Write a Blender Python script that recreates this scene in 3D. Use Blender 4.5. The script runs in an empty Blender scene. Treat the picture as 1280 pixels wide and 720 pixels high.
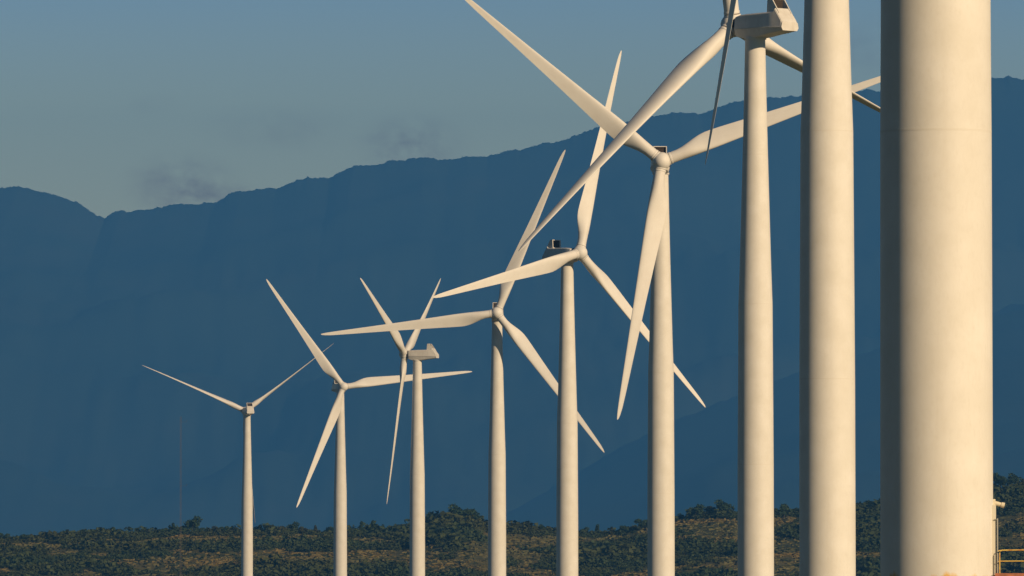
import bpy, bmesh, math, random
import numpy as np
from mathutils import Vector, Matrix, noise

# ------------------------------------------------------------------ camera, sky, sun
R = math.radians
scene = bpy.context.scene
col = scene.collection
F = 10000.0                 # focal length in pixels of a 1280 wide picture
HORIZON = 750.0
PITCH = math.atan((HORIZON - 360.0) / F)

cam_data = bpy.data.cameras.new("camera")
cam_data.sensor_width = 36.0
cam_data.lens = 36.0 * F / 1280.0
cam_data.clip_start = 1.0
cam_data.clip_end = 60000.0
cam = bpy.data.objects.new("camera", cam_data)
cam.location = (0, 0, 1.5)
cam.rotation_euler = (R(90) + PITCH, 0, 0)
col.objects.link(cam)
scene.camera = cam

SUN_AZ = 45.5               # degrees to the right of the direction from the towers to the camera
SUN_EL = 21.0
sun_dir = Vector((math.sin(R(SUN_AZ)) * math.cos(R(SUN_EL)), -math.cos(R(SUN_AZ)) * math.cos(R(SUN_EL)), math.sin(R(SUN_EL))))
sd = bpy.data.lights.new("sun", 'SUN')
sd.energy = 5.0
sd.angle = R(0.5)
sd.color = (1.0, 0.74, 0.45)
sun = bpy.data.objects.new("sun", sd)
sun.rotation_euler = sun_dir.to_track_quat('Z', 'Y').to_euler()
sun.location = (200, -200, 300)
col.objects.link(sun)

world = bpy.data.worlds.new("World")
scene.world = world
world.use_nodes = True
wn, wl = world.node_tree.nodes, world.node_tree.links
bg = wn["Background"]
bg.inputs["Strength"].default_value = 0.05
sky = wn.new("ShaderNodeTexSky")
sky.sky_type = 'NISHITA'
sky.sun_disc = False
sky.sun_elevation = R(SUN_EL)
sky.sun_rotation = math.atan2(sun_dir.x, sun_dir.y)
sky.altitude = 0
sky.air_density = 1.0
sky.dust_density = 1.0
sky.ozone_density = 2.0


def smudges(sky_color):
    """thin mauve-grey cloud wisps low over the ridge, placed by direction in the sky"""
    tc = wn.new("ShaderNodeTexCoord")
    nz = wn.new("ShaderNodeTexNoise")
    nz.inputs["Scale"].default_value = 320.0
    nz.inputs["Detail"].default_value = 5.0
    nz.inputs["Roughness"].default_value = 0.6
    mp = wn.new("ShaderNodeMapping")
    mp.inputs["Scale"].default_value = (1.0, 1.0, 1.5)
    wl.new(tc.outputs["Generated"], mp.inputs["Vector"])
    wl.new(mp.outputs["Vector"], nz.inputs["Vector"])
    cur = sky_color
    for (px, py, rx, ry, amt) in ((225, 232, 62, 36, 1.0), (275, 246, 60, 18, .9), (515, 182, 60, 34, 1.0), (1082, 62, 45, 36, .4), (345, 160, 80, 26, .35), (190, 130, 30, 12, .3)):
        c = Vector(((px - 640) / F, 1.0, (HORIZON - py) / F)).normalized()
        sub = wn.new("ShaderNodeVectorMath"); sub.operation = 'SUBTRACT'
        sub.inputs[1].default_value = c
        wl.new(tc.outputs["Generated"], sub.inputs[0])
        ml = wn.new("ShaderNodeVectorMath"); ml.operation = 'MULTIPLY'
        ml.inputs[1].default_value = (F / rx, 60.0, F / ry)
        wl.new(sub.outputs[0], ml.inputs[0])
        ln = wn.new("ShaderNodeVectorMath"); ln.operation = 'LENGTH'
        wl.new(ml.outputs[0], ln.inputs[0])
        mr = wn.new("ShaderNodeMapRange"); mr.interpolation_type = 'SMOOTHSTEP'
        mr.inputs["From Min"].default_value = 1.5
        mr.inputs["From Max"].default_value = 0.0
        wl.new(ln.outputs["Value"], mr.inputs["Value"])
        m2 = wn.new("ShaderNodeMapRange")
        m2.inputs["From Min"].default_value = 0.32
        m2.inputs["From Max"].default_value = 0.68
        wl.new(nz.outputs["Fac"], m2.inputs["Value"])
        mu = wn.new("ShaderNodeMath"); mu.operation = 'MULTIPLY'
        wl.new(mr.outputs[0], mu.inputs[0]); wl.new(m2.outputs[0], mu.inputs[1])
        m3 = wn.new("ShaderNodeMath"); m3.operation = 'MULTIPLY'
        m3.inputs[1].default_value = amt
        wl.new(mu.outputs[0], m3.inputs[0])
        tint = wn.new("ShaderNodeMix"); tint.data_type = 'RGBA'; tint.blend_type = 'MULTIPLY'
        tint.inputs["Factor"].default_value = 1.0
        tint.inputs["B"].default_value = (0.66, 0.54, 0.58, 1)
        wl.new(cur, tint.inputs["A"])
        mx = wn.new("ShaderNodeMix"); mx.data_type = 'RGBA'
        wl.new(m3.outputs[0], mx.inputs["Factor"])
        wl.new(cur, mx.inputs["A"]); wl.new(tint.outputs["Result"], mx.inputs["B"])
        cur = mx.outputs["Result"]
    return cur


# dusty air low over the land, away from the sun, is brighter and warmer than the deep sky above it
tcs = wn.new("ShaderNodeTexCoord")
sps = wn.new("ShaderNodeSeparateXYZ")
wl.new(tcs.outputs["Generated"], sps.inputs[0])
lowr = wn.new("ShaderNodeValToRGB")
e_ = lowr.color_ramp.elements
e_[0].position, e_[0].color = 0.045, (4.3, 3.8, 2.75, 1)
e_[1].position, e_[1].color = 0.30, (.15, .36, .50, 1)
for p_, c_ in ((0.062, (3.7, 3.5, 2.9, 1)), (0.078, (2.15, 2.5, 3.2, 1)), (0.12, (.62, .80, .95, 1))):
    k_ = e_.new(p_); k_.color = c_
wl.new(sps.outputs["Z"], lowr.inputs["Fac"])
tn = wn.new("ShaderNodeMix"); tn.data_type = 'RGBA'; tn.blend_type = 'MULTIPLY'
tn.inputs["Factor"].default_value = 1.0
wl.new(sky.outputs["Color"], tn.inputs["A"])
front = wn.new("ShaderNodeMapRange"); front.interpolation_type = 'SMOOTHSTEP'
front.inputs["From Min"].default_value = 0.55
front.inputs["From Max"].default_value = 0.92
wl.new(sps.outputs["Y"], front.inputs["Value"])
side = wn.new("ShaderNodeMix"); side.data_type = 'RGBA'
side.inputs["A"].default_value = (.22, .42, .54, 1)
wl.new(front.outputs[0], side.inputs["Factor"])
wl.new(lowr.outputs["Color"], side.inputs["B"])
wl.new(side.outputs["Result"], tn.inputs["B"])
wl.new(smudges(tn.outputs["Result"]), bg.inputs["Color"])

vs = scene.view_settings
vs.view_transform = 'Standard'
vs.look = 'None'
vs.gamma = 1.0
vs.exposure = 0.0
vs.use_curve_mapping = False
scene.cycles.use_denoising = True
scene.cycles.max_bounces = 6
scene.cycles.volume_bounces = 0

rnd = random.Random(7)
nrng = np.random.default_rng(11)


# ------------------------------------------------------------------ helpers
def tag(o, label=None, cat=None, group=None, kind=None):
    if label: o["label"] = label
    if cat: o["category"] = cat
    if group: o["group"] = group
    if kind: o["kind"] = kind
    return o


def link(name, me, parent=None):
    o = bpy.data.objects.new(name, me)
    col.objects.link(o)
    if parent is not None:
        o.parent = parent
    return o


def empty(name, loc):
    o = bpy.data.objects.new(name, None)
    o.empty_display_size = 2
    o.location = loc
    col.objects.link(o)
    return o


def mesh_from(name, verts, faces, mat, smooth=False):
    me = bpy.data.meshes.new(name)
    me.from_pydata([tuple(v) for v in verts], [], faces)
    me.materials.append(mat)
    if smooth:
        me.polygons.foreach_set("use_smooth", [True] * len(me.polygons))
    me.update()
    return me


def bm_mesh(name, bm, mat, smooth=False, angle=None):
    bmesh.ops.recalc_face_normals(bm, faces=bm.faces[:])
    me = bpy.data.meshes.new(name)
    bm.to_mesh(me)
    bm.free()
    me.materials.append(mat)
    if smooth:
        me.polygons.foreach_set("use_smooth", [True] * len(me.polygons))
        if angle is not None:
            me.set_sharp_from_angle(angle=R(angle))
    return me


def add_box(bm, x0, x1, y0, y1, z0, z1, bevel=0.0):
    vs_ = [bm.verts.new((x, y, z)) for x in (x0, x1) for y in (y0, y1) for z in (z0, z1)]
    idx = ((0, 1, 3, 2), (4, 6, 7, 5), (0, 4, 5, 1), (2, 3, 7, 6), (0, 2, 6, 4), (1, 5, 7, 3))
    fs = [bm.faces.new([vs_[i] for i in f]) for f in idx]
    if bevel:
        es = list({e for f in fs for e in f.edges})
        bmesh.ops.bevel(bm, geom=es, offset=bevel, segments=2, affect='EDGES', profile=0.7)


def add_prism(bm, pts, y0, y1):
    """polygon in the x-z plane, extruded along y"""
    a = [bm.verts.new((p[0], y0, p[1])) for p in pts]
    b = [bm.verts.new((p[0], y1, p[1])) for p in pts]
    n = len(pts)
    bm.faces.new(a)
    bm.faces.new(b[::-1])
    for i in range(n):
        bm.faces.new((a[i], b[i], b[(i + 1) % n], a[(i + 1) % n]))


def add_tube(bm, path, r, seg=8, cap=True):
    rings = []
    n = len(path)
    for i, p in enumerate(path):
        p = Vector(p)
        if i == 0: d = Vector(path[1]) - p
        elif i == n - 1: d = p - Vector(path[i - 1])
        else: d = (Vector(path[i + 1]) - Vector(path[i - 1]))
        d.normalize()
        up = Vector((0, 0, 1)) if abs(d.z) < 0.9 else Vector((1, 0, 0))
        s = d.cross(up).normalized()
        t = s.cross(d)
        rr = r[i] if isinstance(r, (list, tuple)) else r
        rings.append([bm.verts.new(p + s * (rr * math.cos(a)) + t * (rr * math.sin(a))) for a in [2 * math.pi * k / seg for k in range(seg)]])
    for i in range(n - 1):
        for k in range(seg):
            bm.faces.new((rings[i][k], rings[i][(k + 1) % seg], rings[i + 1][(k + 1) % seg], rings[i + 1][k]))
    if cap:
        bm.faces.new(rings[0][::-1])
        bm.faces.new(rings[-1])


def add_lathe(bm, prof, seg=64, axis='z', cap=True):
    """prof: (radius, position along axis)"""
    rings = []
    for (r, h) in prof:
        ring = []
        for k in range(seg):
            a = 2 * math.pi * k / seg
            p = (r * math.cos(a), r * math.sin(a), h) if axis == 'z' else (h, r * math.cos(a), r * math.sin(a))
            ring.append(bm.verts.new(p))
        rings.append(ring)
    for i in range(len(prof) - 1):
        for k in range(seg):
            bm.faces.new((rings[i][k], rings[i][(k + 1) % seg], rings[i + 1][(k + 1) % seg], rings[i + 1][k]))
    if cap:
        bm.faces.new(rings[0][::-1])
        bm.faces.new(rings[-1])


# ------------------------------------------------------------------ materials
def new_mat(name, base, rough=0.5, metal=0.0):
    m = bpy.data.materials.new(name)
    m.use_nodes = True
    b = m.node_tree.nodes["Principled BSDF"]
    b.inputs["Base Color"].default_value = (*base, 1)
    b.inputs["Roughness"].default_value = rough
    b.inputs["Metallic"].default_value = metal
    b.inputs["Specular IOR Level"].default_value = 0.25
    return m, m.node_tree.nodes, m.node_tree.links, b


def noise_node(n, l, scale, detail=4, vec=None, stretch=(1, 1, 1), coord="Object", rough=0.55):
    tc = n.new("ShaderNodeTexCoord")
    mp = n.new("ShaderNodeMapping")
    mp.inputs["Scale"].default_value = stretch
    nz = n.new("ShaderNodeTexNoise")
    nz.inputs["Scale"].default_value = scale
    nz.inputs["Detail"].default_value = detail
    nz.inputs["Roughness"].default_value = rough
    l.new(tc.outputs[coord], mp.inputs["Vector"])
    l.new(mp.outputs["Vector"], nz.inputs["Vector"])
    return nz.outputs["Fac"]


def ramp(n, l, fac, stops):
    r = n.new("ShaderNodeValToRGB")
    els = r.color_ramp.elements
    els[0].position, els[0].color = stops[0][0], (*stops[0][1], 1)
    els[1].position, els[1].color = stops[-1][0], (*stops[-1][1], 1)
    for p, c in stops[1:-1]:
        e = els.new(p)
        e.color = (*c, 1)
    l.new(fac, r.inputs["Fac"])
    return r.outputs["Color"]


def mix(n, l, a, b, fac, blend='MIX'):
    m = n.new("ShaderNodeMix"); m.data_type = 'RGBA'; m.blend_type = blend
    for key, v in (("A", a), ("B", b)):
        if isinstance(v, tuple): m.inputs[key].default_value = (*v, 1)
        else: l.new(v, m.inputs[key])
    if isinstance(fac, float): m.inputs["Factor"].default_value = fac
    else: l.new(fac, m.inputs["Factor"])
    return m.outputs["Result"]


def tower_paint():
    m, n, l, b = new_mat("tower_paint", (.74, .72, .68), 0.55)
    big = noise_node(n, l, 0.5, 4)
    c = ramp(n, l, big, [(.3, (.70, .68, .63)), (.7, (.78, .765, .73))])
    streak = noise_node(n, l, 1.6, 6, stretch=(1, 1, 0.05), rough=.7)
    c2 = mix(n, l, c, (.60, .565, .50), ramp(n, l, streak, [(.55, (0, 0, 0)), (.85, (.35, .35, .35))]))
    fine = noise_node(n, l, 7.0, 5, stretch=(1, 1, .5), rough=.75)
    c3 = mix(n, l, c2, (.62, .59, .53), ramp(n, l, fine, [(.5, (0, 0, 0)), (.75, (.4, .4, .4))]))
    # rust-orange splashed band low on the wall
    tc = n.new("ShaderNodeTexCoord")
    sp = n.new("ShaderNodeSeparateXYZ")
    l.new(tc.outputs["Object"], sp.inputs[0])
    edge = noise_node(n, l, 1.7, 4, stretch=(1, 1, .3))
    ad = n.new("ShaderNodeMath"); ad.operation = 'MULTIPLY_ADD'
    l.new(edge, ad.inputs[0]); ad.inputs[1].default_value = -1.3
    l.new(sp.outputs["Z"], ad.inputs[2])
    low = n.new("ShaderNodeMapRange")
    low.inputs["From Min"].default_value = 1.80
    low.inputs["From Max"].default_value = 1.60
    l.new(ad.outputs[0], low.inputs["Value"])
    c4 = mix(n, l, c3, (.74, .47, .16), low.outputs[0])
    l.new(c4, b.inputs["Base Color"])
    bmp = n.new("ShaderNodeBump"); bmp.inputs["Strength"].default_value = 0.12; bmp.inputs["Distance"].default_value = 0.02
    l.new(noise_node(n, l, 1.2, 3, stretch=(1, 1, .4)), bmp.inputs["Height"])
    l.new(bmp.outputs[0], b.inputs["Normal"])
    return m


def blade_paint():
    m, n, l, b = new_mat("blade_gelcoat", (.78, .76, .73), 0.5)
    c = ramp(n, l, noise_node(n, l, 0.35, 5, stretch=(1, 1, 1)), [(.3, (.74, .715, .675)), (.7, (.80, .785, .75))])
    f = noise_node(n, l, 1.3, 6, stretch=(1.6, 1, .15), rough=.7)
    c = mix(n, l, c, (.58, .54, .48), ramp(n, l, f, [(.55, (0, 0, 0)), (.85, (.5, .5, .5))]))
    l.new(c, b.inputs["Base Color"])
    return m


def nacelle_paint():
    m, n, l, b = new_mat("nacelle_paint", (.74, .72, .68), 0.45)
    c = ramp(n, l, noise_node(n, l, 1.1, 5), [(.3, (.66, .63, .58)), (.7, (.76, .74, .70))])
    f = noise_node(n, l, 2.3, 6, stretch=(1, 1, .2), rough=.7)
    c = mix(n, l, c, (.48, .43, .36), ramp(n, l, f, [(.55, (0, 0, 0)), (.8, (.6, .6, .6))]))
    l.new(c, b.inputs["Base Color"])
    return m


M_TOWER = tower_paint()
M_BLADE = blade_paint()
M_NAC = nacelle_paint()
M_SEAM, *_ = new_mat("weld_seam", (.70, .675, .62), .6)
M_DARK, *_ = new_mat("dark_recess", (.03, .03, .03), .7)
M_GAP, *_ = new_mat("bearing_ring", (.30, .27, .23), .6)
M_RAD, n_, l_, b_ = new_mat("radiator_core", (.06, .045, .035), .6)
M_STEEL, n_, l_, b_ = new_mat("galvanised_steel", (.30, .30, .28), .5, .5)
M_MAST, *_ = new_mat("weathered_mast_steel", (.16, .13, .11), .7)
M_RAIL, n_, l_, b_ = new_mat("weathered_yellow_rail", (.50, .36, .10), .55)
l_.new(ramp(n_, l_, noise_node(n_, l_, 6, 5), [(.4, (.72, .54, .15)), (.66, (.55, .26, .08))]), b_.inputs["Base Color"])
M_RUST, n_, l_, b_ = new_mat("red_oxide_platform", (.46, .17, .09), .7)
l_.new(ramp(n_, l_, noise_node(n_, l_, 4, 5), [(.35, (.52, .19, .10)), (.65, (.30, .12, .07))]), b_.inputs["Base Color"])
M_LAMP, *_ = new_mat("lamp_housing", (.66, .60, .46), .5)
M_DOOR, *_ = new_mat("door_paint", (.66, .62, .52), .45)


def foliage(name, dark, light, scale):
    m, n, l, b = new_mat(name, dark, 0.75)
    g = n.new("ShaderNodeNewGeometry")
    c1 = ramp(n, l, g.outputs["Random Per Island"], [(0, dark), (1, light)])
    tc = n.new("ShaderNodeTexCoord")
    oi = n.new("ShaderNodeObjectInfo")
    c2 = mix(n, l, c1, (light[0] * 1.35, light[1] * 1.05, light[2] * .8), ramp(n, l, noise_node(n, l, scale, 3), [(.45, (0, 0, 0)), (.65, (.7, .7, .7))]))
    l.new(c2, b.inputs["Base Color"])
    b.inputs["Specular IOR Level"].default_value = 0.15
    return m


M_LEAF_A = foliage("dark_evergreen_leaves", (.020, .042, .022), (.045, .078, .030), .25)
M_LEAF_B = foliage("olive_leaves", (.028, .040, .018), (.065, .075, .026), .25)
M_SCRUB = foliage("scrub_leaves", (.026, .047, .019), (.056, .076, .026), .012)
M_DRY = foliage("dry_grass_blades", (.095, .100, .036), (.150, .130, .046), .015)
M_BARK, *_ = new_mat("bark", (.09, .065, .045), .9)

M_GROUND, n_, l_, b_ = new_mat("dry_grass_ground", (.13, .11, .05), .95)
gA = ramp(n_, l_, noise_node(n_, l_, .012, 6), [(.30, (.045, .062, .026)), (.44, (.095, .10, .036)), (.58, (.165, .14, .045)), (.75, (.20, .145, .055))])
gB = mix(n_, l_, gA, (.04, .055, .022), ramp(n_, l_, noise_node(n_, l_, .16, 8, rough=.75), [(.44, (0, 0, 0)), (.60, (.8, .8, .8))]))
l_.new(gB, b_.inputs["Base Color"])
b_.inputs["Specular IOR Level"].default_value = 0.1

M_MOUNT, n_, l_, b_ = new_mat("mountain_forest", (.03, .045, .028), .95)
mA = ramp(n_, l_, noise_node(n_, l_, .0011, 8, rough=.65), [(.35, (.024, .040, .026)), (.55, (.034, .050, .030)), (.72, (.050, .058, .034))])
l_.new(mA, b_.inputs["Base Color"])
b_.inputs["Specular IOR Level"].default_value = 0.05


# ------------------------------------------------------------------ terrain
def interp(x, xs, ys):
    return float(np.interp(x, xs, ys))


GY = [-3000, 0, 300, 600, 928, 1238, 1534, 1851, 2163, 2466, 2870, 2960]
GZ = [0, 0, 0, -1.0, -1.86, -1.07, -2.31, -2.55, -2.29, -3.16, -0.9, 0.6]
HILL_Y0, HILL_Y1 = 2960.0, 3420.0
# height of the crest line (pixel row of the photograph at that bearing, bushes excluded)
CX = [-1500, -500, 0, 60, 120, 180, 230, 300, 380, 500, 530, 560, 590, 612, 640, 680, 740, 780, 810, 850, 900, 960, 1000, 1080, 1130, 1180, 1240, 1280, 1500, 2200]
CYY = [690, 682, 678, 676, 671, 671, 667, 668, 667, 668, 660, 653, 655, 664, 664, 668, 671, 667, 660, 650, 645, 646, 644, 641, 634, 622, 611, 606, 590, 600]


def hill_height(X, Y):
    px = 640 + F * X / max(Y, 2000)
    crest = 1.5 + (HORIZON - interp(px, CX, CYY)) / F * HILL_Y1
    t = (Y - HILL_Y0) / (HILL_Y1 - HILL_Y0)
    if t <= 0:
        return 0.0
    if t <= 1:
        s = t * (1.35 - .35 * t) / 1.0
        bump = 2.4 * noise.fractal(Vector((X / 55, Y / 90, 3.1)), 1.0, 2.0, 3) * math.sin(math.pi * min(t, 1))
        return (crest - 0.6) * s + bump
    k = max(0.0, 1 - (Y - HILL_Y1) / 1500.0)
    return (crest - 0.6) * (k * k * (3 - 2 * k))


def ground_z(X, Y):
    z = interp(Y, GY, GZ)
    return z + hill_height(X, Y)


def build_ground():
    ys = [-3000, -1500, -500, 0, 150, 300, 450, 600, 760, 928, 1080, 1238, 1380, 1534, 1690, 1851, 2000, 2163, 2310, 2466, 2640, 2870, 2940]
    ys += list(np.arange(2970, 3600, 10.0)) + list(np.arange(3620, 5000, 70.0)) + [6000, 8000, 11000, 16000, 22000, 30000, 33000, 45000]
    xs = [-30000, -12000, -5000, -2500, -1400, -900, -650, -500] + list(np.arange(-430, 431, 9.0)) + [500, 650, 900, 1400, 2500, 5000, 12000, 30000]
    V = [(x, y, ground_z(x, y)) for y in ys for x in xs]
    nx = len(xs)
    Fc = [(j * nx + i, j * nx + i + 1, (j + 1) * nx + i + 1, (j + 1) * nx + i) for j in range(len(ys) - 1) for i in range(nx - 1)]
    o = link("ground", mesh_from("ground", V, Fc, M_GROUND, True))
    tag(o, "dry grass plain rising to a scrub-covered hill below the mountains", None, None, "structure")


build_ground()

RX = [-2500, -1200, -500, 0, 20, 45, 60, 95, 118, 130, 150, 180, 215, 265, 285, 300, 345, 372, 390, 412, 425, 440, 470, 500, 530, 560, 585, 610, 640, 700, 740, 770, 800, 850, 868, 878, 905, 930, 960, 1000, 1100, 1180, 1240, 1280, 1600, 2200, 3500]
RY = [330, 270, 262, 236, 233, 238, 240, 253, 266, 272, 263, 261, 255, 253, 243, 237, 235, 226, 221, 221, 212, 205, 204, 200, 196, 199, 194, 195, 187, 176, 160, 152, 147, 139, 140, 142, 132, 125, 121, 121, 111, 100, 97, 96, 120, 170, 260]


def build_range(name, label, kx, ky, y_foot, y_crest, y_back, seed, rough_px, step, spur, px0, px1):
    """a mountain range: foot, crest with the given skyline, back slope, with spurs and gullies"""
    pxs = np.arange(px0, px1 + 1, step)
    rows_front = 46
    V, Fc = [], []
    rows = [y_foot + (y_crest - y_foot) * (1 - (1 - i / rows_front) ** 1.25) for i in range(rows_front + 1)]
    rows += [y_crest + (y_back - y_crest) * (i / 6) for i in range(1, 7)]
    for j, Y in enumerate(rows):
        for px in pxs:
            X = (px - 640) / F * y_crest
            crest_y = np.interp(px, kx, ky)
            rough = (noise.fractal(Vector((px / 30.0, seed, 0)), 0.55, 2.1, 6)) * rough_px
            near_crest = math.exp(-((j - rows_front) / 1.6) ** 2)
            rough += 0.9 * noise.noise(Vector((px / 3.1, seed, 4))) + 0.7 * noise.noise(Vector((px / 6.7, seed, 8)))
            # the broad shape of the slope wanders sideways, only the top follows the crest exactly
            f = min(1.0, max(0.0, (Y - y_foot) / (y_crest - y_foot)))
            wig = 90 * noise.noise(Vector((px / 160.0, Y / 2600.0, seed + 2))) * (1 - f) ** .5
            wide = float(np.mean(np.interp([px + wig + d for d in (-140, -100, -60, -25, 0, 25, 60, 100, 140)], kx, ky)))
            cy = wide + (crest_y - wide) * f ** 4
            zc = (HORIZON - cy + rough * near_crest) / F * y_crest
            if j <= rows_front:
                t = (Y - y_foot) / (y_crest - y_foot)
                s = t ** 1.15
                q = Vector((X / 2300.0, Y / 4200.0, seed))
                wx = noise.noise(q * 1.3) * 0.9
                wy = noise.noise(q * 1.3 + Vector((7, 3, 1))) * 0.9
                rg = 1 - abs(noise.noise(Vector((q.x + wx, q.y * 1.5 + wy, seed + 5)))) * 2.2
                r2 = 1 - abs(noise.noise(Vector((q.x * 2.3 + wx, q.y * 3.4 + wy, seed + 9)))) * 2
                r3 = noise.fractal(Vector((X / 420.0, Y / 700.0, seed)), 0.8, 2.1, 4)
                env = min(1.0, (1 - t) * 3.0) * min(1.0, t * 4.0)
                z = zc * s + env * spur * zc * (0.13 * (rg - .45) + 0.12 * (r2 - .5) + 0.06 * r3)
                z = min(z, zc * (0.72 + .28 * t))
            else:
                k = 1 - (j - rows_front) / 6
                z = zc * k
            V.append((X, Y, z - (6 if j == 0 or j == len(rows) - 1 else 0)))
    nx = len(pxs)
    Fc = [(j * nx + i, j * nx + i + 1, (j + 1) * nx + i + 1, (j + 1) * nx + i) for j in range(len(rows) - 1) for i in range(nx - 1)]
    o = link(name, mesh_from(name, V, Fc, M_MOUNT, True))
    tag(o, label, None, None, "structure")


build_range("mountains", "long blue mountain ridge across the whole background", RX, RY, 19500.0, 26000.0, 30500.0, 2.7, 3.6, 2, 0.7, -1400, 2700)
build_range("foothills", "lower darker spurs in front of the mountain ridge",
            [-2000, -300, 0, 60, 120, 180, 240, 300, 360, 460, 560, 640, 700, 760, 830, 900, 1000, 1080, 1160, 1240, 1280, 1500, 2500],
            [700, 690, 690, 690, 690, 690, 690, 690, 690, 680, 660, 632, 604, 566, 530, 503, 464, 440, 415, 392, 386, 370, 420],
            14500.0, 21000.0, 24000.0, 9.3, 3.0, 5, 0.6, -1200, 2500)


# ------------------------------------------------------------------ wind turbines
BLADE_R = 41.0
OVERHANG = 3.64
TILT = R(4.46)
CONE = R(2.63)
HUB_H = 70.0

TOWER_PROF = [(0, 2.12), (1.5, 2.115), (18.8, 2.09), (37.6, 1.98), (42, 1.83), (48, 1.66), (55, 1.47), (62, 1.30), (68.4, 1.17)]


def tower_mesh():
    bm = bmesh.new()
    prof = [(r, z) for z, r in TOWER_PROF]
    prof[0] = (2.12, -1.2)
    fine = []
    for (r0, z0), (r1, z1) in zip(prof[:-1], prof[1:]):
        n = max(1, int((z1 - z0) / 3))
        for i in range(n):
            fine.append((r0 + (r1 - r0) * i / n, z0 + (z1 - z0) * i / n))
    fine.append(prof[-1])
    add_lathe(bm, fine, 96)
    return bm_mesh("tower", bm, M_TOWER, True, 40)


def tower_r(z):
    return interp(z, [p[0] for p in TOWER_PROF], [p[1] for p in TOWER_PROF])


def seam_mesh(z):
    bm = bmesh.new()
    r0, r1 = tower_r(z - .045), tower_r(z + .045)
    add_lathe(bm, [(r0 - .02, z - .045), (r0 + .004, z - .04), (r1 + .004, z + .04), (r1 - .02, z + .045)], 96, cap=False)
    return bm_mesh("flange_seam", bm, M_SEAM, True, 40)


def yaw_bearing_mesh():
    bm = bmesh.new()
    add_lathe(bm, [(1.17, 68.4), (1.30, 68.42), (1.30, 68.7), (1.12, 68.72), (1.12, 69.1)], 48)
    return bm_mesh("yaw_bearing", bm, M_NAC, True, 40)


def blade_mesh():
    """blade along +Z, leading edge towards +X, pressure side towards -Y"""
    st = [  # r, chord, thickness ratio, roundness(1=circle), twist deg
        (1.0, 1.76, 1.0, 1.0, 14), (1.9, 1.76, 1.0, 1.0, 14), (2.8, 1.78, .98, .95, 14), (3.8, 1.98, .84, .70, 14), (4.8, 2.34, .66, .42, 13.5),
        (5.8, 2.68, .50, .20, 13), (6.8, 2.92, .40, .06, 12), (7.8, 3.03, .34, 0, 11), (9, 3.0, .30, 0, 10), (11, 2.84, .27, 0, 8.4),
        (14, 2.56, .24, 0, 6.4), (18, 2.22, .21, 0, 4.4), (22, 1.90, .19, 0, 3.0), (26, 1.62, .18, 0, 2.0), (30, 1.34, .17, 0, 1.2),
        (34, 1.08, .16, 0, .6), (37, .88, .15, 0, .2), (39, .70, .15, 0, 0), (40.2, .48, .15, 0, 0), (40.8, .26, .16, 0, 0), (41, .08, .2, 0, 0)]
    N = 40
    V, Fc = [], []
    for (r, c, th, rd, tw) in st:
        tw = R(tw)
        for k in range(N):
            a = 2 * math.pi * k / N
            xc = 0.5 * (1 + math.cos(a))                    # 1 = trailing edge
            yt = 5 * th * (0.2969 * math.sqrt(max(xc, 0)) - 0.1260 * xc - 0.3516 * xc ** 2 + 0.2843 * xc ** 3 - 0.1036 * xc ** 4)
            camber = 0.035 * 4 * xc * (1 - xc)
            ya = (yt if a <= math.pi else -yt) + camber
            # airfoil: leading edge at +, pitch axis at 30 % chord
            ax, ay = (0.31 - xc) * c, ya * c
            cx_, cy_ = -0.5 * math.cos(a) * c, 0.5 * math.sin(a) * c
            x = ax * (1 - rd) + cx_ * rd
            y = ay * (1 - rd) + cy_ * rd
            # leading edge towards +X ; twist turns the leading edge upwind (-Y)
            xx = x * math.cos(tw) + y * math.sin(tw)
            yy = -x * math.sin(tw) + y * math.cos(tw)
            bend = -0.00045 * max(0, r - 8) ** 2
            V.append((xx, yy + bend, r))
    for i in range(len(st) - 1):
        for k in range(N):
            Fc.append((i * N + k, i * N + (k + 1) % N, (i + 1) * N + (k + 1) % N, (i + 1) * N + k))
    Fc.append(tuple(range(N))[::-1])
    Fc.append(tuple((len(st) - 1) * N + k for k in range(N)))
    bm = bmesh.new()
    me = mesh_from("blade", V, Fc, M_BLADE, True)
    bm.from_mesh(me)
    bmesh.ops.recalc_face_normals(bm, faces=bm.faces[:])
    bm.to_mesh(me)
    bm.free()
    me.set_sharp_from_angle(angle=R(50))
    return me


def root_collar_mesh():
    bm = bmesh.new()
    add_lathe(bm, [(.86, 1.36), (.925, 1.37), (.935, 1.40), (.935, 1.62), (.925, 1.65), (.885, 1.66)], 40)
    return bm_mesh("root_collar", bm, M_BLADE, True, 40)


def root_gap_mesh():
    bm = bmesh.new()
    add_lathe(bm, [(.84, 1.0), (.90, 1.02), (.90, 1.355), (.84, 1.36)], 40)
    return bm_mesh("bearing_gap", bm, M_GAP, True, 40)


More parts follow.
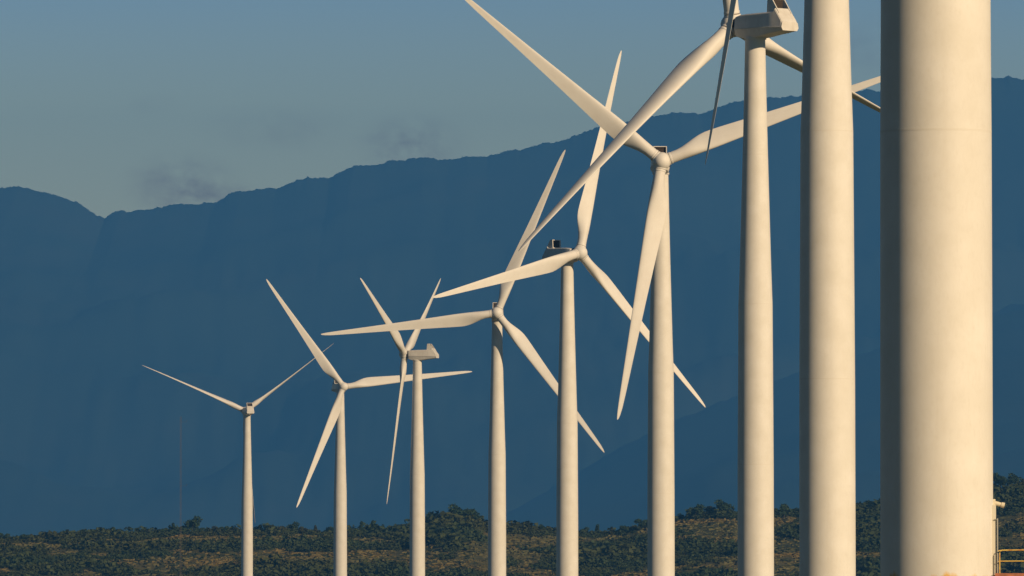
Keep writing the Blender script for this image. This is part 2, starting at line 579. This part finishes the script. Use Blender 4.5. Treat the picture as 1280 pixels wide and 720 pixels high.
def hub_mesh():
    """nose towards -Y, at the rotor centre; ball with a rounded nose and three short blade stubs"""
    bm = bmesh.new()
    prof = []
    for i in range(15):
        a = math.pi * i / 14
        ext = 1.55 if math.cos(a) > 0 else 1.15
        prof.append((max(.02, 1.42 * math.sin(a)), ext * math.cos(a)))
    rings = []
    seg = 48
    for r, h in prof:
        rings.append([bm.verts.new((r * math.cos(2 * math.pi * k / seg), -h, r * math.sin(2 * math.pi * k / seg))) for k in range(seg)])
    for i in range(len(rings) - 1):
        for k in range(seg):
            bm.faces.new((rings[i][k], rings[i][(k + 1) % seg], rings[i + 1][(k + 1) % seg], rings[i + 1][k]))
    bm.faces.new(rings[0]); bm.faces.new(rings[-1])
    for b in range(3):
        m = Matrix.Rotation(b * 2 * math.pi / 3, 4, 'Y')
        before = set(bm.verts)
        add_lathe(bm, [(1.0, .3), (1.0, 1.16), (.965, 1.26), (.80, 1.27)], 36)
        bmesh.ops.transform(bm, matrix=m, verts=[v for v in bm.verts if v not in before])
    return bm_mesh("hub", bm, M_BLADE, True, 40)


def nacelle_mesh():
    """nose towards -Y; origin on the hub height above the tower axis"""
    st = [  # y, half width top, top z, half width mid, chine z, half width low, bottom z
        (-2.35, .95, .95, 1.12, -.35, .95, -.95),
        (-2.15, 1.2, 1.12, 1.28, -.35, 1.05, -1.12),
        (-1.3, 1.36, 1.28, 1.42, -.34, 1.12, -1.38),
        (0.0, 1.39, 1.34, 1.45, -.34, 1.14, -1.44),
        (1.4, 1.39, 1.36, 1.45, -.34, 1.14, -1.38),
        (3.2, 1.39, 1.38, 1.45, -.36, 1.20, -1.12),
        (4.15, 1.38, 1.45, 1.45, -.38, 1.22, -1.02),
        (4.45, 1.26, 1.84, 1.44, -.40, 1.22, -.99),
        (5.45, 1.30, .52, 1.40, -.46, 1.20, -.86),
        (5.72, 1.24, .12, 1.34, -.50, 1.14, -.80)]
    V, Fc = [], []
    prof = 8
    for (y, wt, zt, wm, zm, wb, zb) in st:
        sec = [(-wt * .88, zt), (wt * .88, zt), (wt, zt - .14), (wm, zm), (wb, zb), (-wb, zb), (-wm, zm), (-wt, zt - .14)]
        V += [(x, y, z) for x, z in sec]
    for i in range(len(st) - 1):
        for k in range(prof):
            Fc.append((i * prof + k, i * prof + (k + 1) % prof, (i + 1) * prof + (k + 1) % prof, (i + 1) * prof + k))
    Fc.append(tuple(range(prof)))
    Fc.append(tuple((len(st) - 1) * prof + k for k in range(prof))[::-1])
    bm = bmesh.new()
    me = mesh_from("tmp", V, Fc, M_NAC)
    bm.from_mesh(me)
    bpy.data.meshes.remove(me)
    bmesh.ops.bevel(bm, geom=[e for e in bm.edges if e.calc_face_angle(0) > R(18)], offset=.05, segments=2, affect='EDGES')
    return bm_mesh("nacelle", bm, M_NAC, True, 13)


def chine_mesh():
    bm = bmesh.new()
    for s in (-1, 1):
        add_tube(bm, [(s * 1.30, -2.1, -.36), (s * 1.44, -1.3, -.355), (s * 1.47, 0, -.355), (s * 1.47, 1.4, -.355), (s * 1.47, 3.2, -.375), (s * 1.455, 4.4, -.42), (s * 1.42, 5.4, -.475), (s * 1.36, 5.7, -.515)], .035, 6)
    return bm_mesh("joint_strip", bm, M_SEAM, True, 40)


def cooler_mesh():
    """open-ended cooling duct on the rear roof: two sloped cheeks and a lintel"""
    bm = bmesh.new()
    # cheek outline in (y, z)
    out = [(2.95, 1.2), (3.10, 3.0), (3.75, 3.02), (5.0, 1.22), (4.6, 1.0), (3.2, 1.0)]
    for s in (-1, 1):
        x0, x1 = sorted((s * 1.06, s * .93))
        a = [bm.verts.new((x0, p[0], p[1])) for p in out]
        b = [bm.verts.new((x1, p[0], p[1])) for p in out]
        n = len(out)
        bm.faces.new(a); bm.faces.new(b[::-1])
        for i in range(n):
            bm.faces.new((a[i], b[i], b[(i + 1) % n], a[(i + 1) % n]))
    add_box(bm, -.925, .925, 3.105, 3.745, 2.88, 3.005)
    add_box(bm, -.925, .925, 3.0, 3.25, 1.30, 1.50)
    return bm_mesh("cooler_duct", bm, M_NAC)


def radiator_mesh():
    bm = bmesh.new()
    add_box(bm, -.92, .92, 3.42, 3.60, 1.34, 2.87)
    for k in range(7):
        z = 1.50 + k * .19
        add_box(bm, -.91, .91, 3.36, 3.66, z, z + .04)
    return bm_mesh("radiator", bm, M_RAD)


def neck_mesh():
    bm = bmesh.new()
    add_lathe(bm, [(1.0, 0), (1.05, 0.05), (1.05, .9), (.95, 1.0)], 40)
    bmesh.ops.transform(bm, matrix=Matrix.Rotation(R(90), 4, 'X') @ Matrix.Identity(4), verts=bm.verts[:])
    return bm_mesh("main_bearing_neck", bm, M_DARK, True, 40)


ME = dict(tower=tower_mesh(), seams=[seam_mesh(z) for z in (19.05, 37.65, 55.0)], yaw=yaw_bearing_mesh(), blade=blade_mesh(), collar=root_collar_mesh(),
          gap=root_gap_mesh(), hub=hub_mesh(), nacelle=nacelle_mesh(), chine=chine_mesh(), cooler=cooler_mesh(), rad=radiator_mesh(), neck=neck_mesh())


def make_turbine():
    """one turbine with all its parts; nacelle parts face -Y until posed"""
    root = empty("wind_turbine", (0, 0, 0))
    tw = link("tower", ME["tower"], root)
    for me in ME["seams"]:
        link("flange_seam", me, tw)
    link("yaw_bearing", ME["yaw"], root)
    nc = link("nacelle", ME["nacelle"], root)
    nc.location = (0, 0, HUB_H)
    link("joint_strip", ME["chine"], nc)
    link("main_bearing_neck", ME["neck"], nc)
    cd = link("cooler_duct", ME["cooler"], nc)
    link("radiator", ME["rad"], nc)
    link("hub", ME["hub"], root)
    for k in range(3):
        b = link("blade", ME["blade"], root)
        link("root_collar", ME["collar"], b)
        link("bearing_gap", ME["gap"], b)
    return root


def copy_tree(o, parent=None):
    c = o.copy()
    col.objects.link(c)
    c.parent = parent
    for ch in o.children:
        copy_tree(ch, c)
    return c


def pose_turbine(root, X, Y, Z, yaw, az, pitch):
    """yaw 0 = nose towards the camera; az = azimuth of the first blade, clockwise seen from the front"""
    psi, phi = R(yaw), R(az)
    root.location = (X, Y, Z)
    h = Vector((math.sin(psi), -math.cos(psi), 0)); z = Vector((0, 0, 1))
    a = math.cos(TILT) * h + math.sin(TILT) * z
    u = -math.sin(TILT) * h + math.cos(TILT) * z
    e = Vector((math.cos(psi), math.sin(psi), 0))
    hub_c = Vector((0, 0, HUB_H)) + OVERHANG * a
    kids = list(root.children)
    blades = [k for k in kids if k.name.startswith("blade")]
    for k in kids:
        if k.name.startswith("nacelle"):
            k.location = (0, 0, HUB_H)
            k.rotation_euler = (0, 0, psi)
            for s in k.children:
                if s.name.startswith("main_bearing_neck"):
                    s.location = (0, -2.1, .18)
        if k.name.startswith("hub"):
            # local -Y -> a, local Z -> first blade direction
            d = math.cos(phi) * u + math.sin(phi) * e
            y = -a
            x = y.cross(d)
            k.matrix_local = Matrix.Translation(hub_c) @ Matrix((x, y, d)).transposed().to_4x4()
    for i, b in enumerate(blades):
        f = phi + i * 2 * math.pi / 3
        d0 = math.cos(f) * u + math.sin(f) * e
        d = math.cos(CONE) * d0 + math.sin(CONE) * a
        y = -(math.cos(CONE) * a - math.sin(CONE) * d0)
        x = y.cross(d)
        base = Matrix((x, y, d)).transposed()
        # clockwise tangent must be +X (leading edge)
        b.matrix_local = Matrix.Translation(hub_c) @ (base @ Matrix.Rotation(R(-pitch), 3, 'Z')).to_4x4()


TURBINES = [  # X, Y, Z, yaw, azimuth, pitch, label
    (-95.0, 2870.0, -0.9, -165.8, 66.2, -74, "farthest, smallest white wind turbine at far left, two hair-thin blades spread like a V"),
    (-52.93, 2466.3, -3.16, 16.0, 323.4, 2, "second turbine from the left, three wide blades, one pointing level to the right"),
    (-25.60, 2163.5, -2.29, -107.0, 302.2, 2, "turbine seen side-on, nacelle and tail fin sticking out right of its slim tower"),
    (-3.45, 1850.8, -2.55, -0.6, 22.8, 2, "turbine facing the camera, blade level to the left, blade shadow on its tower top"),
    (10.60, 1534.2, -2.31, 41.1, 16.2, 2, "turbine turned right, open square cooler frame visible left of its hub"),
    (23.05, 1237.6, -1.07, 0.9, 69.9, 2, "turbine facing the camera, one blade hanging down close beside its tower"),
    (28.25, 927.5, -1.86, -137.0, 131.3, -88, "turbine seen from behind, grey-shaded nacelle cut by the top of the picture"),
    (23.65, 600.0, -1.0, -90.1, 213.5, 7, "second thickest white tower, hub out of frame, dark edge-on blade hanging to its left"),
    (15.92, 300.0, 0.0, -60.0, 20.0, 2, "nearest, thickest white turbine tower at right with orange-stained foot and door platform"),
]
proto = make_turbine()
roots = [proto] + [copy_tree(proto) for _ in TURBINES[1:]]
for root, (X, Y, Z, yaw, az, pt, label) in zip(roots, TURBINES):
    pose_turbine(root, X, Y, Z, yaw, az, pt)
    tag(root, label, "wind turbine", "wind turbines standing in one receding row")

# door, lamp and access platform on the nearest tower (door faces +X)
near = roots[-1]


def near_part(name, bm, mat, parent=near, smooth=False):
    return link(name, bm_mesh(name, bm, mat, smooth, 40), parent)


bm = bmesh.new()
# raised door frame, slightly curved around the tower wall
for s in (-1, 1):
    add_box(bm, 1.95, 2.19, s * .50 - .06, s * .50 + .06, 2.42, 5.05, .01)
add_box(bm, 1.95, 2.19, -.435, .435, 4.93, 5.05, .01)
frame = near_part("door_frame", bm, M_DOOR)
bm = bmesh.new()
add_box(bm, 2.03, 2.125, -.43, .43, 2.44, 4.92, .01)
door = near_part("door", bm, M_DOOR)
bm = bmesh.new()
add_tube(bm, [(2.13, .30, 3.40), (2.20, .30, 3.40), (2.20, .30, 3.62), (2.13, .30, 3.62)], .018, 8)
near_part("handle", bm, M_STEEL, door, True)
bm = bmesh.new()
add_box(bm, 2.08, 2.20, -.13, .13, 4.98, 5.28, .02)
add_tube(bm, [(2.18, 0, 5.13), (2.30, 0, 5.10), (2.42, 0, 5.07)], [.085, .085, .075], 12)
add_tube(bm, [(2.42, 0, 5.07), (2.54, 0, 5.04)], [.10, .105], 12)
near_part("door_lamp", bm, M_LAMP, near, True)
bm = bmesh.new()
add_tube(bm, [(2.24, -.60, 2.42), (2.24, -.60, 4.55)], .028, 8)
add_tube(bm, [(2.24, -.60, 4.5), (2.12, -.60, 4.5)], .02, 8)
near_part("cable_conduit", bm, M_STEEL, near, True)
bm = bmesh.new()
add_box(bm, 2.14, 4.0, -.75, .75, 2.36, 2.44, .008)
add_box(bm, 2.14, 4.0, -.79, -.752, 2.30, 2.50)
add_box(bm, 2.14, 4.0, .752, .79, 2.30, 2.50)
platform = near_part("platform", bm, M_RUST)
for y in (-.70, .70):
    for x in (2.35, 3.85):
        bm = bmesh.new()
        add_box(bm, x - .05, x + .05, y - .05, y + .05, -.3, 2.355)
        near_part("support_post", bm, M_RUST)
for y in (-.77, .77):
    bm = bmesh.new()
    c = .10
    zt, zm = 3.36, 2.95
    add_tube(bm, [(2.31, y, 2.50), (2.31, y, zt - c), (2.335, y, zt - .03), (2.31 + c, y, zt), (3.2, y, zt + .01), (3.9, y, zt)], .024, 8)
    add_tube(bm, [(2.31, y, zm), (3.1, y, zm + .005), (3.9, y, zm)], .020, 8)
    add_tube(bm, [(3.9, y, 2.50), (3.9, y, zt)], .024, 8)
    near_part("railing", bm, M_RAIL, near, True)
bm = bmesh.new()
for y in (-.62, .62):
    add_prism(bm, [(4.0, 2.20), (4.0, 2.42), (7.0, .10), (7.0, -.15)], y - .03, y + .03)
near_part("stair_stringer", bm, M_RUST)
for k in range(11):
    bm = bmesh.new()
    x = 4.06 + k * .27
    zt = 2.36 - (k + 1) * .2
    add_box(bm, x, x + .26, -.585, .585, zt, zt + .03)
    near_part("stair_tread", bm, M_STEEL)
for y in (-.66, .66):
    bm = bmesh.new()
    add_tube(bm, [(3.96, y, 3.36), (6.95, y, 1.02), (7.02, y, .92), (7.02, y, -.05)], .024, 8)
    near_part("stair_handrail", bm, M_RAIL, near, True)


# ------------------------------------------------------------------ met mast (thin lattice) far left
def met_mast(X, Y):
    z0 = ground_z(X, Y)
    root = empty("lattice_mast", (X, Y, z0))
    tag(root, "very thin faint lattice mast rising left of the farthest turbine", "mast")
    H, w = 66.0, .34
    legs = [(w * math.cos(R(a)), w * math.sin(R(a))) for a in (90, 210, 330)]
    for (x, y) in legs:
        bm = bmesh.new()
        add_tube(bm, [(x, y, -1), (x, y, H)], .022, 6)
        link("leg", bm_mesh("leg", bm, M_MAST, True, 40), root)
    bm = bmesh.new()
    n = 90
    for i in range(n):
        za, zb = H * i / n, H * (i + 1) / n
        for k in range(3):
            p, q = legs[k], legs[(k + 1) % 3]
            if i % 2: p, q = q, p
            add_tube(bm, [(p[0], p[1], za), (q[0], q[1], zb)], .014, 4, False)
            add_tube(bm, [(p[0], p[1], za), (q[0], q[1], za)], .012, 4, False)
    link("bracing", bm_mesh("bracing", bm, M_MAST), root)
    for k, z in enumerate((40, 64)):
        bm = bmesh.new()
        add_tube(bm, [(0, 0, z), (2.2, 0, z)], .03, 6)
        add_tube(bm, [(2.2, 0, z), (2.2, 0, z + .5)], .02, 6)
        for a in (0, 120, 240):
            add_tube(bm, [(2.2, 0, z + .5), (2.2 + .22 * math.cos(R(a)), .22 * math.sin(R(a)), z + .5)], [.012, .06], 6)
        link("anemometer_boom", bm_mesh("anemometer_boom", bm, M_MAST), root)


met_mast((226 - 640) / F * 3000.0, 3000.0)


# ------------------------------------------------------------------ vegetation
def leaf_cloud(lobes, n, size, rng):
    """small bent leaf-clump faces spread through the lobes' volume; returns (verts Nx4x3)"""
    w = np.array([l[3] * l[4] * l[5] for l in lobes]); w = w / w.sum()
    idx = rng.choice(len(lobes), n, p=w)
    L = np.array(lobes)[idx]
    d = rng.normal(size=(n, 3)); d /= np.linalg.norm(d, axis=1)[:, None]
    rad = rng.uniform(.45, 1.0, n) ** .6 * rng.uniform(.85, 1.12, n)
    c = L[:, :3] + d * L[:, 3:6] * rad[:, None]
    a = rng.normal(size=(n, 3)); a /= np.linalg.norm(a, axis=1)[:, None]
    nn = d + .9 * a
    nn /= np.linalg.norm(nn, axis=1)[:, None]
    t = np.cross(nn, rng.normal(size=(n, 3))); t /= np.linalg.norm(t, axis=1)[:, None]
    b = np.cross(nn, t)
    s = size * rng.uniform(.6, 1.4, n)[:, None]
    q = np.stack([c - t * s - b * s * .5, c + t * s * .2 - b * s * .8, c + t * s + b * s * .4, c - t * s * .3 + b * s * .8], axis=1)
    return q


def quads_mesh(name, q, mat):
    n = len(q)
    me = bpy.data.meshes.new(name)
    me.vertices.add(n * 4)
    me.vertices.foreach_set("co", q.reshape(-1).astype(np.float32))
    me.loops.add(n * 4)
    me.loops.foreach_set("vertex_index", np.arange(n * 4, dtype=np.int32))
    me.polygons.add(n)
    me.polygons.foreach_set("loop_start", np.arange(n, dtype=np.int32) * 4)
    me.materials.append(mat)
    me.update(calc_edges=True)
    me.validate()
    return me


def crown_lobes(h, w, kind, rng):
    out = []
    if kind == 'round':
        for i in range(9):
            a = rng.uniform(0, 2 * math.pi); r = rng.uniform(0, .36) * w
            out.append((r * math.cos(a), r * math.sin(a), h * rng.uniform(.30, .78), w * rng.uniform(.16, .27), w * rng.uniform(.16, .27), h * rng.uniform(.13, .22)))
    elif kind == 'flat':
        for i in range(9):
            a = rng.uniform(0, 2 * math.pi); r = rng.uniform(.1, .46) * w
            out.append((r * math.cos(a), r * math.sin(a), h * rng.uniform(.38, .80), w * rng.uniform(.15, .25), w * rng.uniform(.15, .25), h * rng.uniform(.12, .2)))
    else:
        for i in range(8):
            a = rng.uniform(0, 2 * math.pi); f = i / 7; r = rng.uniform(0, .22) * w * (1.2 - f)
            out.append((r * math.cos(a), r * math.sin(a), h * (.2 + .66 * f), w * (.34 - .14 * f), w * (.34 - .14 * f), h * .12))
    return out


protos = []
for kind, h, w, mat in (('round', 5.2, 5.6, M_LEAF_A), ('round', 4.4, 6.2, M_LEAF_B), ('flat', 5.6, 7.0, M_LEAF_A), ('tall', 7.0, 4.0, M_LEAF_A),
                        ('round', 6.2, 6.4, M_LEAF_A), ('flat', 4.8, 7.6, M_LEAF_B), ('tall', 5.6, 3.6, M_LEAF_B)):
    lobes = crown_lobes(h, w, kind, nrng)
    cm = quads_mesh("crown", leaf_cloud(lobes, 950, .27, nrng), mat)
    bm = bmesh.new()
    add_tube(bm, [(0, 0, -1.2), (.05, 0, h * .2), (-.05, .06, h * .42), (.04, 0, h * .7)], [.20, .17, .12, .05], 8)
    for lb in lobes[:5]:
        add_tube(bm, [(0, 0, h * .28), (lb[0] * .5, lb[1] * .5, (h * .28 + lb[2]) / 2 + .1), (lb[0], lb[1], lb[2])], [.09, .06, .025], 6)
    tm = bm_mesh("trunk", bm, M_BARK, True, 60)
    protos.append((kind, h, w, mat, cm, tm))

LOOK = {'round': "rounded", 'flat': "flat-topped spreading", 'tall': "upright narrow"}
TOWER_PX = [309, 425, 521, 621, 709, 826, 944, 1034, 1170]
GAP_TEXT = ["left of the leftmost tower", "between leftmost and second towers", "between second and third towers",
            "between third and fourth towers", "between fourth and fifth towers", "between fifth and sixth towers",
            "between sixth and seventh towers", "between seventh and eighth towers", "between the two thickest towers", "right of the thickest tower"]
ORD = ["first", "second", "third", "fourth", "fifth", "sixth", "seventh", "eighth", "ninth", "tenth", "eleventh", "twelfth", "thirteenth", "fourteenth",
       "fifteenth", "sixteenth", "seventeenth", "eighteenth", "nineteenth", "twentieth"]
ORD += ["twenty-" + q for q in ORD[:9]] + ["thirtieth"] + ["thirty-" + q for q in ORD[:9]]


# crest trees: picture bearing, prototype, scale
spots = []
px = 4.0
while px < 1284:
    hid = any(abs(px - t) < w for t, w in zip(TOWER_PX, (9, 9, 10, 13, 15, 19, 25, 38, 74)))
    if not hid:
        spots.append((px, rnd.randrange(7), rnd.uniform(.55, .95)))
    px += rnd.uniform(9, 20)
for s in ((240, 4, 1.35), (122, 6, .95), (141, 0, .9), (365, 4, 1.0), (355, 1, 1.0), (452, 3, .85), (545, 4, 1.25), (558, 1, 1.4), (572, 4, 1.45), (586, 0, 1.5), (598, 4, 1.2),
          (780, 0, .9), (806, 2, 1.1), (868, 4, 1.3), (905, 4, 1.45), (890, 1, 1.2), (980, 0, 1.2), (1250, 4, 1.3), (1268, 4, 1.2), (1085, 4, 1.0)):
    spots = [q for q in spots if abs(q[0] - s[0]) > 6] + [s]
spots.sort()
counts = {}
for (px, pi, sc) in spots:
    kind, h, w, mat, cm, tm = protos[pi]
    Y = HILL_Y1 + rnd.uniform(-14, 4)
    X = (px - 640) / F * Y
    gap = sum(px > t for t in TOWER_PX)
    counts[gap] = counts.get(gap, 0) + 1
    tr = empty("tree", (X, Y, ground_z(X, Y) - .55 * sc))
    tr.scale = (sc * rnd.uniform(.9, 1.2), sc, sc * rnd.uniform(.9, 1.1))
    tr.rotation_euler = (0, 0, rnd.uniform(0, 6.28))
    size = "large" if sc > 1.15 else ("small" if sc < .75 else "middling")
    tone = "dark green" if mat is M_LEAF_A else "olive green"
    tag(tr, "%s %s %s crest tree, %s %s" % (size, tone, LOOK[kind], ORD[counts[gap] - 1], GAP_TEXT[gap]), "tree", "trees along the crest of the hill")
    link("crown", cm, tr)
    link("trunk", tm, tr)


def cover(X, Y):
    """how densely the scrub grows at a spot of the hillside; below 0 = open dry grass"""
    d = noise.fractal(Vector((X / 62, Y / 95, 8.8)), .9, 2.1, 3)
    fine = noise.noise(Vector((X / 9, Y / 14, 1.7)))
    pxx = 640 + F * X / Y
    t = (Y - HILL_Y0) / (HILL_Y1 - HILL_Y0)
    dens = d * 2.0 + .22 * fine + .10
    if t > .93: dens += .6
    if t < .34: dens += .35
    if pxx > 1060: dens += .6
    for (cx, ct, rx, rt, k) in CLEAR:
        q = ((pxx - cx) / rx) ** 2 + ((t - ct) / rt) ** 2
        dens += k * max(0, 1 - q)
    return dens


def scrub():
    """uncountable thicket over the hillside: one mesh, denser in drifts, open on the dry grass"""
    bush = []
    for _ in range(10):
        lobes = [(nrng.uniform(-1, 1), nrng.uniform(-1, 1), nrng.uniform(.3, 1.1), nrng.uniform(.5, 1.0), nrng.uniform(.5, 1.0), nrng.uniform(.4, .8)) for _ in range(6)]
        bush.append(leaf_cloud(lobes, 110, .26, nrng))
    parts = []
    tries = 0
    while len(parts) < 10500 and tries < 40000:
        tries += 1
        Y = rnd.uniform(2965, 3435)
        X = rnd.uniform(-.076, .076) * Y
        dens = cover(X, Y)
        lone = dens < 0
        if (lone and rnd.random() > .10) or (not lone and rnd.random() > min(1, .35 + dens * 2)):
            continue
        s = rnd.uniform(.35, .8) if lone else rnd.uniform(.6, 1.25) * (1.0 + .5 * max(0, dens))
        if dens > .25 and rnd.random() < .10: s *= 1.6
        a = rnd.uniform(0, 6.28)
        b = bush[rnd.randrange(10)]
        ca, sa = math.cos(a), math.sin(a)
        q = np.empty_like(b)
        q[..., 0] = (b[..., 0] * ca - b[..., 1] * sa) * s * 1.25 + X
        q[..., 1] = (b[..., 0] * sa + b[..., 1] * ca) * s * 1.25 + Y
        q[..., 2] = b[..., 2] * s + ground_z(X, Y) - .15
        parts.append(q)
    o = link("scrub", quads_mesh("scrub", np.concatenate(parts), M_SCRUB))
    tag(o, "dark green scrub and thicket covering the hillside in drifts", "scrub", None, "stuff")


# open dry-grass clearings on the slope (bearing, position up the slope, half sizes, strength)
CLEAR = [(40, .80, 26, .10, -1.2), (80, .66, 30, .07, -.8), (262, .72, 50, .12, -1.6), (200, .62, 40, .06, -.9), (350, .82, 60, .09, -1.5), (470, .82, 50, .08, -1.4), (455, .62, 30, .06, -.9),
         (602, .48, 32, .20, -2.0), (668, .78, 32, .11, -1.7), (655, .50, 26, .14, -.9), (775, .86, 40, .06, -1.5), (890, .66, 45, .10, -1.9), (975, .60, 16, .10, -1.2),
         (110, .30, 34, .08, -1.2), (570, .72, 35, .3, 1.6), (760, .45, 50, .25, .9), (60, .48, 70, .12, .8)]
scrub()


def dry_grass():
    """tufts of tan grass over the whole slope, uncountable"""
    n = 42000
    Y = nrng.uniform(2965, 3420, n); X = nrng.uniform(-.072, .072, n) * Y
    keep = [cover(x, y) < .05 for x, y in zip(X, Y)]
    X, Y = X[keep], Y[keep]
    n = len(X)
    Z = np.array([ground_z(x, y) for x, y in zip(X, Y)])
    a = nrng.uniform(0, math.pi, n); w = nrng.uniform(.4, 1.1, n); h = nrng.uniform(.25, .6, n)
    dx, dy = np.cos(a) * w, np.sin(a) * w
    lx, ly = nrng.normal(0, .25, n), nrng.normal(0, .25, n)
    q = np.stack([np.stack([X - dx, Y - dy, Z - .1], 1), np.stack([X + dx, Y + dy, Z - .1], 1),
                  np.stack([X + dx * .8 + lx, Y + dy * .8 + ly, Z + h], 1), np.stack([X - dx * .7 + lx, Y - dy * .7 + ly, Z + h * .8], 1)], axis=1)
    o = link("dry_grass", quads_mesh("dry_grass", q, M_DRY))
    tag(o, "tan and ochre dry grass tufts in the open patches of the hillside", "grass", None, "stuff")


dry_grass()

# ------------------------------------------------------------------ haze
bm = bmesh.new()
add_box(bm, -7000, 7000, -900, 31500, -12, 1900)
M_HAZE = bpy.data.materials.new("haze")
M_HAZE.use_nodes = True
hn, hl = M_HAZE.node_tree.nodes, M_HAZE.node_tree.links
for q in list(hn):
    if q.type == 'BSDF_PRINCIPLED': hn.remove(q)
pv = hn.new("ShaderNodeVolumePrincipled")
pv.inputs["Color"].default_value = (0.09, 0.385, 1.0, 1)
pv.inputs["Density"].default_value = 5.9e-5
pv.inputs["Anisotropy"].default_value = 0.0
hl.new(pv.outputs[0], [q for q in hn if q.type == 'OUTPUT_MATERIAL'][0].inputs["Volume"])
haze = link("haze", bm_mesh("haze", bm, M_HAZE))
tag(haze, "thin blue air haze over the plain and mountains", "haze", None, "stuff")
